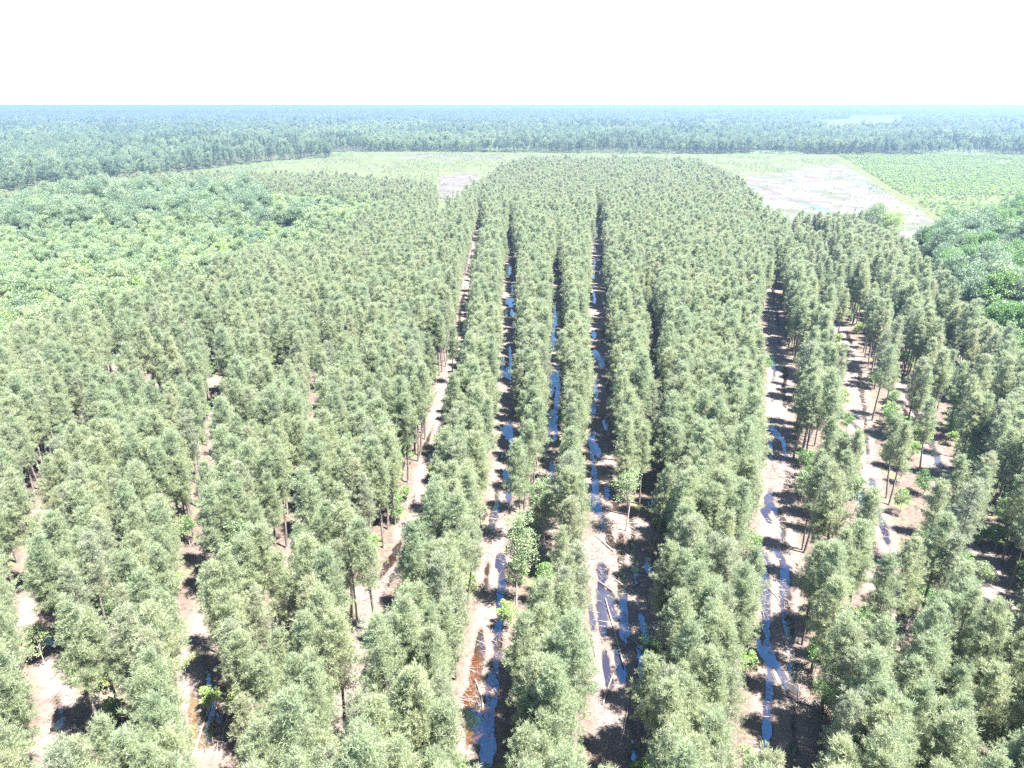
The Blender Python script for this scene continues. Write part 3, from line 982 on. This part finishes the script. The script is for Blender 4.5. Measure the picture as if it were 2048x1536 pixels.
# ------------------------------------------------------------------ saplings under the pines
sx_, sy_ = poisson(-150, 160, 42, 300, 4.6, rng)
dens = fbm(sx_ / 16, sy_ / 16, 120, 3)
k = in_poly(sx_, sy_, main_block) & (open_at(sx_, sy_) < 0.3) & (dens + 0.18 * rng.random(len(dens)) + 0.12 * (sx_ > 0.4 * sy_) > 0.62) & (np.abs(sx_) < 0.78 * sy_ + 15)
k &= seen_over(sx_, sy_, (1.5, 3.0), 0.8) < 0.35
sx_, sy_ = sx_[k], sy_[k]
extra = [(340, 1235, 0, 1.2), (350, 1190, 1, 1.2), (430, 1420, 1, 1.0), (470, 1430, 1, 0.9), (380, 1090, 0, 1.0), (200, 1400, 2, 0.9), (625, 960, 0, 1.4), (1600, 1010, 2, 1.1), (1610, 990, 1, 1.2), (1720, 1270, 4, 1.1), (1830, 1230, 4, 1.1),
         (1810, 1200, 1, 1.1), (1900, 1510, 1, 1.1), (1880, 1490, 3, 1.3), (1300, 1330, 4, 1.0), (1500, 1120, 0, 1.0), (1320, 1060, 3, 1.1), (1310, 1040, 1, 0.8), (545, 1060, 0, 1.2), (1640, 720, 3, 1.6), (1660, 740, 1, 1.5),
         (1840, 880, 3, 1.6), (1800, 870, 1, 1.3), (1960, 1080, 3, 1.5), (1990, 1100, 1, 1.2), (1680, 820, 1, 1.4), (230, 1440, 3, 1.2), (90, 1330, 2, 1.0), (1080, 1060, 2, 1.0), (745, 1110, 1, 1.0), (660, 1420, 0, 1.0), (1060, 1420, 4, 0.9),
         (1630, 1350, 0, 1.1), (1640, 1420, 4, 1.1), (1690, 1480, 0, 1.0), (1350, 1490, 0, 1.2), (1420, 1440, 4, 1.1), (860, 1430, 1, 0.9), (870, 1500, 0, 1.0), (220, 1260, 0, 1.2), (180, 1110, 0, 1.1), (800, 850, 0, 1.2), (1330, 800, 0, 1.6), (1335, 770, 4, 1.6)]
ep = np.array([at(q[0], q[1]) for q in extra])
sx_ = np.concatenate([ep[:, 0], sx_]); sy_ = np.concatenate([ep[:, 1], sy_])
sv = np.concatenate([[q[2] for q in extra], rng.choice(5, len(sx_) - len(extra), p=[.22, .22, .2, .18, .18])]).astype(int)
ssz = np.concatenate([[q[3] for q in extra], rng.uniform(0.75, 1.25, len(sx_) - len(extra))])
sr = rng.uniform(0, 6.283, len(sx_))
cx, cy = pix(sx_, sy_, 2)
vis = (cx > -10) & (cx < 2058) & (cy < 1546)
order = np.argsort(np.where(vis, np.hypot(sx_, sy_), 1e9))
ns_, rs_ = order[:240], order[240:]
SP = np.stack([sx_, sy_, np.full(len(sx_), -0.03)], -1)
scatter('undergrowth', SAP_MASS, SP[rs_], sr[rs_], ssz[rs_], sv[rs_], None, 'leafy undergrowth between the pine trunks farther off')
rk = ranked([(i, zone_of(sx_[i], sy_[i]), sx_[i], sy_[i]) for i in ns_], 5)
for i in ns_:
    j, q, zn = rk[i]
    tm, cm, look = SAPS[sv[i]]
    tree('broadleaf_sapling', 'sapling', 'leafy saplings under the pines', '%s sapling, %s from left in %s rank, %s' % (look, ORD[j], ordinal(q), zn),
         SP[i], sr[i], ssz[i], (0, 0), [('stem', tm), ('crown', cm)])


# ------------------------------------------------------------------ single trees the photograph shows apart
def lone(px, py, h, cb, rx, mm, label, seed, leaf=0.17, clumps=54, per=70, tr=0.11):
    T, K = broad_meshes(seed, h, cb, rx, leaf, clumps, per, tr)
    p = at(px, py)
    return tree('broadleaf_tree', 'tree', None, label, (p[0], p[1], -0.05), seed * 0.7, 1.0, (0, 0), [('trunk', T.mesh('trunk', [M_GREYBARK], True)), ('crown', K.mesh('crown', [mm, M_GREYBARK]))])


lone(1252, 1062, 13, 4.6, 2.6, M_LEAF_MID, 'slender light green tree standing alone in the open widest lane', 901)
lone(1088, 1085, 12, 1.6, 2.9, M_LEAF_MID, 'bright green tree where the inner lane meets the slash pile', 902, 0.18, 90, 110)
lone(1032, 1210, 15.5, 3.0, 2.5, M_LEAF_MID, 'tall loose tree with pale stem right of the brown-water lane', 903, 0.18, 90, 80)
lone(1775, 478, 16, 2, 6.4, M_LEAF_YEL, 'yellow-green tree at the far corner beside the cleared ground', 904, 0.35, 120, 95, 0.18)
lone(1738, 476, 20, 3, 6.6, M_LEAF_MID, 'tall green tree at the far corner beside the cleared ground', 905, 0.35, 120, 95, 0.18)


def snag(px, py, h, label, seed, spread=1.6):
    """dead standing tree: bare trunk and branches"""
    r = np.random.default_rng(seed)
    T = MB()
    T.tube([(0, 0, -0.2), (0.1, 0, h * 0.4), (0.05, 0.1, h * 0.75), (0.15, 0.05, h)], [0.16, 0.12, 0.075, 0.02], 6)
    B = MB()
    for q in range(26):
        z = h * r.uniform(0.45, 0.97)
        aa = r.uniform(0, 6.28)
        ln = spread * (1.15 - z / h) * r.uniform(0.8, 1.8) + 0.3
        d = np.array([math.cos(aa), math.sin(aa), r.uniform(0.3, 0.9)])
        p0 = np.array([0.08, 0.05, z])
        p1 = p0 + d * ln * 0.5
        p2 = p0 + d * ln + [0, 0, 0.2]
        B.tube([p0, p1, p2], [0.045, 0.03, 0.012], 3)
        for w in range(3):
            d2 = unit(d + r.normal(size=3) * 0.7)
            B.tube([p1, p1 + d2 * ln * 0.5], [0.02, 0.008], 3)
    p = at(px, py)
    return tree('dead_tree', 'dead tree', 'bare dead trees', label, (p[0], p[1], -0.05), seed, 1, (0, 0), [('trunk', T.mesh('trunk', [M_GREYBARK], True)), ('branch', B.mesh('branch', [M_GREYBARK]))])


snag(1345, 1535, 11.5, 'pale bare tree rising in the shade right of the widest lane', 31, 2.4)
snag(1075, 1470, 11, 'dark grey leafless pine in the strip between two lanes', 32, 1.5)
snag(715, 1250, 12, 'grey leafless pine above the log-strewn lane', 33, 1.3)
snag(560, 1010, 12, 'grey dead pine among green crowns far left of the lanes', 34, 1.3)
snag(1490, 800, 12, 'grey dead pine at the edge of the straight-puddle lane', 35, 1.2)
snag(400, 900, 12, 'grey dead pine in the thin stand left of centre', 36, 1.2)

# ------------------------------------------------------------------ logs on the ground
def log(px, py, ang, ln, rad, label, seed):
    """felled stem lying on the mud; ang from the lane's run, in degrees"""
    r = np.random.default_rng(seed)
    L_ = MB()
    b0 = r.normal() * 0.12
    n_ = 6
    pts = [(-ln / 2 + ln * q / n_, b0 * math.sin(q / n_ * 3.1), r.normal() * 0.01) for q in range(n_ + 1)]
    L_.tube(pts, [rad * (1 - 0.5 * q / n_) for q in range(n_ + 1)], 8, 0, 1)
    for q in range(r.integers(2, 6)):
        s = r.uniform(-0.1, 0.48) * ln
        d = unit(np.array([0.7, r.choice([-1, 1]) * r.uniform(0.4, 1), r.uniform(0.0, 0.5)]))
        L_.tube([(s, 0, 0), tuple(np.array([s, 0, 0]) + d * r.uniform(0.3, 1.1))], [0.03, 0.01], 3)
    o = link('fallen_log', L_.mesh('fallen_log', [M_LOG, M_CUT], True))
    p = at(px, py)
    o.location = (p[0], p[1], rad * 0.8 - 0.02)
    o.rotation_euler = (0, r.normal() * 0.012, math.radians(90 + ang))
    o['label'] = label
    o['category'] = 'log'
    o['group'] = 'felled logs on the ground'
    return o


LOGS = [(1228, 1260, 3, 13, 0.13, 'longest pale log running along the middle of the widest lane'), (1220, 1370, -22, 6.5, 0.11, 'pale log lying askew near the bottom of the widest lane'),
        (1250, 1440, -16, 7, 0.11, 'pale log beside the puddle at the bottom of the widest lane'), (1207, 1085, 28, 5.5, 0.12, 'thick log slanting across the upper rut of the widest lane'),
        (1260, 1180, 38, 6, 0.10, 'log slanting to the shaded side of the widest lane'), (1295, 1160, -60, 5, 0.08, 'thin pole lying across the pale mud of the widest lane'),
        (1188, 1290, 0, 4.5, 0.13, 'stout bleached log at the left edge of the widest lane'), (1240, 1046, 88, 6, 0.09, 'pole lying straight across the widest lane by the lone tree'),
        (1185, 955, -35, 6, 0.08, 'pale pole at the left edge of the widest lane above the crossing'), (1215, 940, 80, 5, 0.08, 'bleached stem in the slash heap across the widest lane'),
        (1200, 1165, 40, 5, 0.08, 'slender pole by the small upper puddle of the widest lane'), (1275, 1290, 35, 5, 0.09, 'pale log at the wet right edge of the widest lane'),
        (958, 1390, 14, 5, 0.14, 'white log dipping into the brown water'), (1012, 1190, 48, 4, 0.10, 'short dark log beside the pale-stemmed tree'), (1004, 800, -8, 6, 0.10, 'thin pole along the far part of the brown-water lane'),
        (990, 1340, 20, 4, 0.08, 'thin stick-like log on the ridge of the brown-water lane'),
        (405, 1460, 8, 8, 0.12, 'pale log along the left side of the tan puddle'), (440, 1470, 14, 7, 0.11, 'pale log along the right side of the tan puddle'), (448, 1475, 14, 6.5, 0.10, 'second pale log right of the tan puddle'), (432, 1440, 14, 6, 0.09, 'thin log against the right bank of the tan puddle'),
        (175, 1440, -4, 5, 0.10, 'pale stem in the slash clearing at bottom corner'), (160, 1470, -30, 4, 0.08, 'thin crooked stem in the slash clearing at bottom corner'), (105, 1440, 20, 3.6, 0.09, 'short pale log by the brown puddle of the slash clearing'), (130, 1475, -62, 5, 0.07, 'pole lying across the slash clearing'),
        (735, 1150, -50, 5, 0.09, 'log lying across the log-strewn lane'), (760, 1165, -30, 6, 0.09, 'pale stem on the near side of the log-strewn lane'), (700, 1190, 40, 4, 0.09, 'short dark log at the left of the log-strewn lane'), (795, 985, 60, 4, 0.07, 'pole in the slash at the bend of the log-strewn lane'), (815, 1005, -40, 5, 0.08, 'pale pole above the bend of the log-strewn lane'),
        (1585, 960, 60, 5, 0.08, 'pole across the straight-puddle lane in the upper half'), (1545, 1180, 5, 4.5, 0.07, 'thin pole upright in the view along the straight-puddle lane'), (1528, 1110, 60, 5, 0.06, 'thin branch reaching over the left rut of the straight-puddle lane'), (1598, 1215, 35, 4.5, 0.08, 'log at the shaded side of the straight-puddle lane'),
        (1698, 735, 25, 6, 0.09, 'log on the bare patch of the second right lane'), (1780, 1150, 20, 4, 0.07, 'pale pole in the shady right lane'), (1892, 1430, 50, 2.6, 0.15, 'short white log near the two dark trunks'), (1950, 1485, -58, 2.4, 0.13, 'short white log right of the two dark trunks'),
        (1575, 915, 45, 5, 0.08, 'pale pole in the bright middle of the straight-puddle lane'), (95, 1060, -20, 5, 0.09, 'pale log in the small clearing at the left edge'), (640, 960, 30, 4, 0.09, 'log in the small bright clearing left of centre')]
for q, (px, py, ang, ln, rad, lb) in enumerate(LOGS):
    log(px, py, ang, ln, rad, lb, 700 + q)

# ------------------------------------------------------------------ branch litter and slash
S_ = MB()
rs = np.random.default_rng(55)
cand_x = rs.uniform(-75, 110, 150000)
cand_y = rs.uniform(50, 190, 150000)
oo = open_at(cand_x, cand_y)
hp = fbm(cand_x / 6, cand_y / 6, 140, 3)
kk = ((oo > 0.15) | (rs.random(150000) < 0.22)) & (rs.random(150000) < np.clip((hp - 0.38) * 3.6, 0.08, 1)) & (np.abs(cand_x) < 0.75 * cand_y + 5)
spots = list(zip(cand_x[kk], cand_y[kk], np.zeros(kk.sum())))
for px, py, nn_, rad in [(150, 1440, 300, 4.0), (1240, 945, 200, 3.0), (800, 985, 220, 3.2), (740, 1170, 240, 3.6), (1200, 1120, 150, 2.6), (1270, 1130, 200, 4.5), (1210, 1290, 70, 2.0), (1250, 1060, 120, 3), (1060, 1095, 200, 4), (430, 1450, 160, 2.5), (690, 1440, 200, 3), (870, 800, 200, 4), (985, 1320, 40, 1.5), (1560, 960, 140, 3), (620, 950, 120, 3)]:
    c0 = at(px, py)
    for q in range(nn_):
        spots.append((c0[0] + rs.normal() * rad * 0.55, c0[1] + rs.normal() * rad * 0.8, abs(rs.normal()) * 0.22))
sa = np.array(spots)
N_ = len(sa)
ang = rs.uniform(0, math.pi, N_)
lns = rs.gamma(2.0, 0.42, N_).clip(0.25, 3.2)
dv = np.stack([np.cos(ang), np.sin(ang), rs.normal(0, 0.10, N_)], -1)
C0 = np.stack([sa[:, 0], sa[:, 1], sa[:, 2] + 0.03], -1)
wd = (0.010 + 0.013 * rs.random(N_) + 0.006 * lns)[:, None]
side = np.stack([-np.sin(ang), np.cos(ang), np.zeros(N_)], -1)
upv = np.array([[0, 0, 1.0]])
p0, p1 = C0 - dv * lns[:, None] / 2, C0 + dv * lns[:, None] / 2
tri = [side, -0.5 * side + 0.87 * upv, -0.5 * side - 0.87 * upv]
for a_ in range(3):
    b_ = (a_ + 1) % 3
    S_.quads(np.stack([p0 + tri[a_] * wd, p0 + tri[b_] * wd, p1 + tri[b_] * wd * 0.4, p1 + tri[a_] * wd * 0.4], 1).reshape(-1, 3))
debris = link('branch_debris', S_.mesh('branch_debris', [M_SLASH]))
debris['kind'] = 'stuff'
debris['label'] = 'pale broken branches strewn over the muddy lanes'

# ------------------------------------------------------------------ bushes of the young fields
fx, fy = poisson(150, 900, 330, 1090, 3.1, rng)
k = in_poly(fx, fy, bush_field) & ~in_poly(fx, fy, wood_right)
k &= rng.random(len(fx)) < np.clip((fbm(fx / 60, fy / 60, 150, 3) - 0.32) * 4.5, 0.15, 0.95)
fx, fy = fx[k], fy[k]
scatter('field_bushes', BUSH_FAR, np.stack([fx, fy, fx * 0], -1), rng.uniform(0, 6.28, len(fx)), rng.uniform(0.45, 1.15, len(fx)), rng.choice(4, len(fx), p=[.32, .2, .32, .16]), None, 'young bushes covering the field on the right')
fx, fy = poisson(-500, 420, 500, 1080, 5.0, rng)
k = in_poly(fx, fy, grass_left) & ~in_poly(fx, fy, main_block)
k &= rng.random(len(fx)) < np.clip((fbm(fx / 40, fy / 70, 160, 3) - 0.42) * 2.4, 0.03, 0.6)
fx, fy = fx[k], fy[k]
scatter('field_shrubs', BUSH_FAR, np.stack([fx, fy, fx * 0], -1), rng.uniform(0, 6.28, len(fx)), rng.uniform(0.35, 0.8, len(fx)), rng.choice(4, len(fx), p=[.15, .4, .15, .3]), None, 'sparse low shrubs dotting the grass fields')

fx, fy = poisson(80, 500, 380, 1000, 4.5, rng)
k = in_poly(fx, fy, ragged(clearcut, 9)) & (rng.random(len(fx)) < np.clip((fbm(fx / 30, fy / 60, 162, 3) - 0.46) * 2.2, 0.02, 0.5))
fx, fy = fx[k], fy[k]
scatter('clearcut_scrub', BUSH_FAR, np.stack([fx, fy, fx * 0 - 0.05], -1), rng.uniform(0, 6.28, len(fx)), rng.uniform(0.2, 0.55, len(fx)), rng.choice(4, len(fx)), None, 'low scrub and slash tufts on the cleared ground')

# ------------------------------------------------------------------ the far forest
glades = [[at(1655, 240), at(1700, 238), at(1810, 243), at(1800, 249), at(1700, 252), at(1650, 262)], [at(1900, 238), at(2000, 238), at(2048, 240), at(1990, 243), at(1905, 242)],
          [at(160, 268), at(275, 262), at(280, 266), at(200, 270)], [at(1515, 265), at(1575, 265), at(1570, 269), at(1520, 269)], [at(1350, 241), at(1440, 240), at(1440, 243), at(1360, 243)], [at(1700, 231), at(1900, 231), at(1900, 233), at(1700, 233.5)]]
m_far_edge = far_edge + [(9000, 1500), (9000, 7000), (-9000, 7000), (-9000, 500)]
FX, FY, FV, FS = [], [], [], []
for y0_, y1_, d_, sc_ in ((480, 1500, 7.6, 1.0), (1500, 2600, 11, 1.15), (2600, 4200, 13, 1.12), (4200, 7000, 21, 1.5)):
    wx = 0.80 * y1_ + 80
    a_, b_ = poisson(-wx, wx, y0_, y1_, d_, rng)
    k = in_poly(a_, b_, m_far_edge) & (np.abs(a_) < 0.80 * b_ + 60) & (b_ >= y0_) & (b_ < y1_)
    a_, b_ = a_[k], b_[k]
    bad = np.zeros(len(a_), dtype=bool)
    for gl in glades:
        for z_ in (0, 5, 10, 14, 18):
            kq = EYE / (EYE - z_)
            bad |= in_poly(a_ * kq, b_ * kq, gl)
    patch = fbm(a_ / 260, b_ / 420, 170, 4)
    bad |= (patch > 0.70) & (rng.random(len(a_)) < 0.75)
    a_, b_ = a_[~bad], b_[~bad]
    FX.append(a_); FY.append(b_)
    pt = fbm(a_ / 90, b_ / 200, 180, 3)
    FV.append(np.where(pt + rng.normal(0, 0.10, len(a_)) > 0.64, 5 + rng.choice(4, len(a_)), np.where(fbm(a_ / 150, b_ / 300, 185, 3) + rng.normal(0, 0.07, len(a_)) > 0.5, rng.choice([1, 3, 0], len(a_), p=[.45, .4, .15]), rng.choice([0, 2, 4, 1], len(a_), p=[.3, .3, .3, .1]))))
    FS.append(sc_ * rng.normal(0.95, 0.20, len(a_)).clip(0.5, 1.5))
FX, FY, FV, FS = map(np.concatenate, (FX, FY, FV, FS))
FS = np.where(FV >= 5, FS * 1.05, FS)
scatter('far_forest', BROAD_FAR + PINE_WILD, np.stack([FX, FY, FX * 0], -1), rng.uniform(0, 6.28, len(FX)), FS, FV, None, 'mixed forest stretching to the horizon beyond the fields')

# beyond that the canopy reads as one rough surface
yy_ = np.geomspace(6800, 66000, 150)
tt_ = np.linspace(-0.86, 0.86, 420)
TT, Y2 = np.meshgrid(tt_, yy_)
X2 = TT * Y2
Z2 = 15 + 9 * fbm(X2 / 170, Y2 / 260, 190, 4) + 12 * (fbm(X2 / 2200, Y2 / 2500, 195, 2) - 0.5)
I = np.arange(Z2.size).reshape(Z2.shape)
F = np.stack([I[:-1, :-1], I[:-1, 1:], I[1:, 1:], I[1:, :-1]], -1).reshape(-1, 4)
D_ = MB()
D_.grid_faces(np.stack([X2, Y2, Z2], -1), F)
m, n, l, b = mat('distant_canopy')
geom = n.new('ShaderNodeNewGeometry')
r = ramp(n, [(0.3, (0.02, 0.034, 0.02)), (0.55, (0.04, 0.062, 0.034)), (0.75, (0.065, 0.09, 0.046))])
l.new(tex(0.004, 8, 0.7).outputs[0], r.inputs[0])
l.new(r.outputs[0], b.inputs['Base Color'])
b.inputs['Roughness'].default_value = 1.0
b.inputs['Specular IOR Level'].default_value = 0.0
df = link('horizon_forest', D_.mesh('horizon_forest', [m], True))
df['kind'] = 'stuff'
df['label'] = 'blue-green forest canopy along the horizon'

for q, gl in enumerate(glades):
    sheet('pasture', gl, 0.08, [(0.3, (0.050, 0.058, 0.030)), (0.7, (0.066, 0.072, 0.042))], 0.01)

# ------------------------------------------------------------------ the air
bm_ = MB()
hx, hy0, hy1, hz0, hz1 = 71000.0, -4200.0, 71000.0, -2.2, 67.0
c = [(-hx, hy0, hz0), (hx, hy0, hz0), (hx, hy1, hz0), (-hx, hy1, hz0), (-hx, hy0, hz1), (hx, hy0, hz1), (hx, hy1, hz1), (-hx, hy1, hz1)]
bm_.grid_faces(c, [(3, 2, 1, 0), (4, 5, 6, 7), (0, 1, 5, 4), (1, 2, 6, 5), (2, 3, 7, 6), (3, 0, 4, 7)])
m, n, l, b = mat('haze_air')
n.remove(b)
pv = n.new('ShaderNodeVolumePrincipled')
pv.inputs['Color'].default_value = (0.275, 0.40, 0.60, 1)
pv.inputs['Density'].default_value = 0.00026
pv.inputs['Anisotropy'].default_value = 0.45
l.new(pv.outputs[0], n['Material Output'].inputs['Volume'])
haze = link('haze', bm_.mesh('haze', [m]))
haze['kind'] = 'stuff'
haze['label'] = 'pale blue air over the forest'
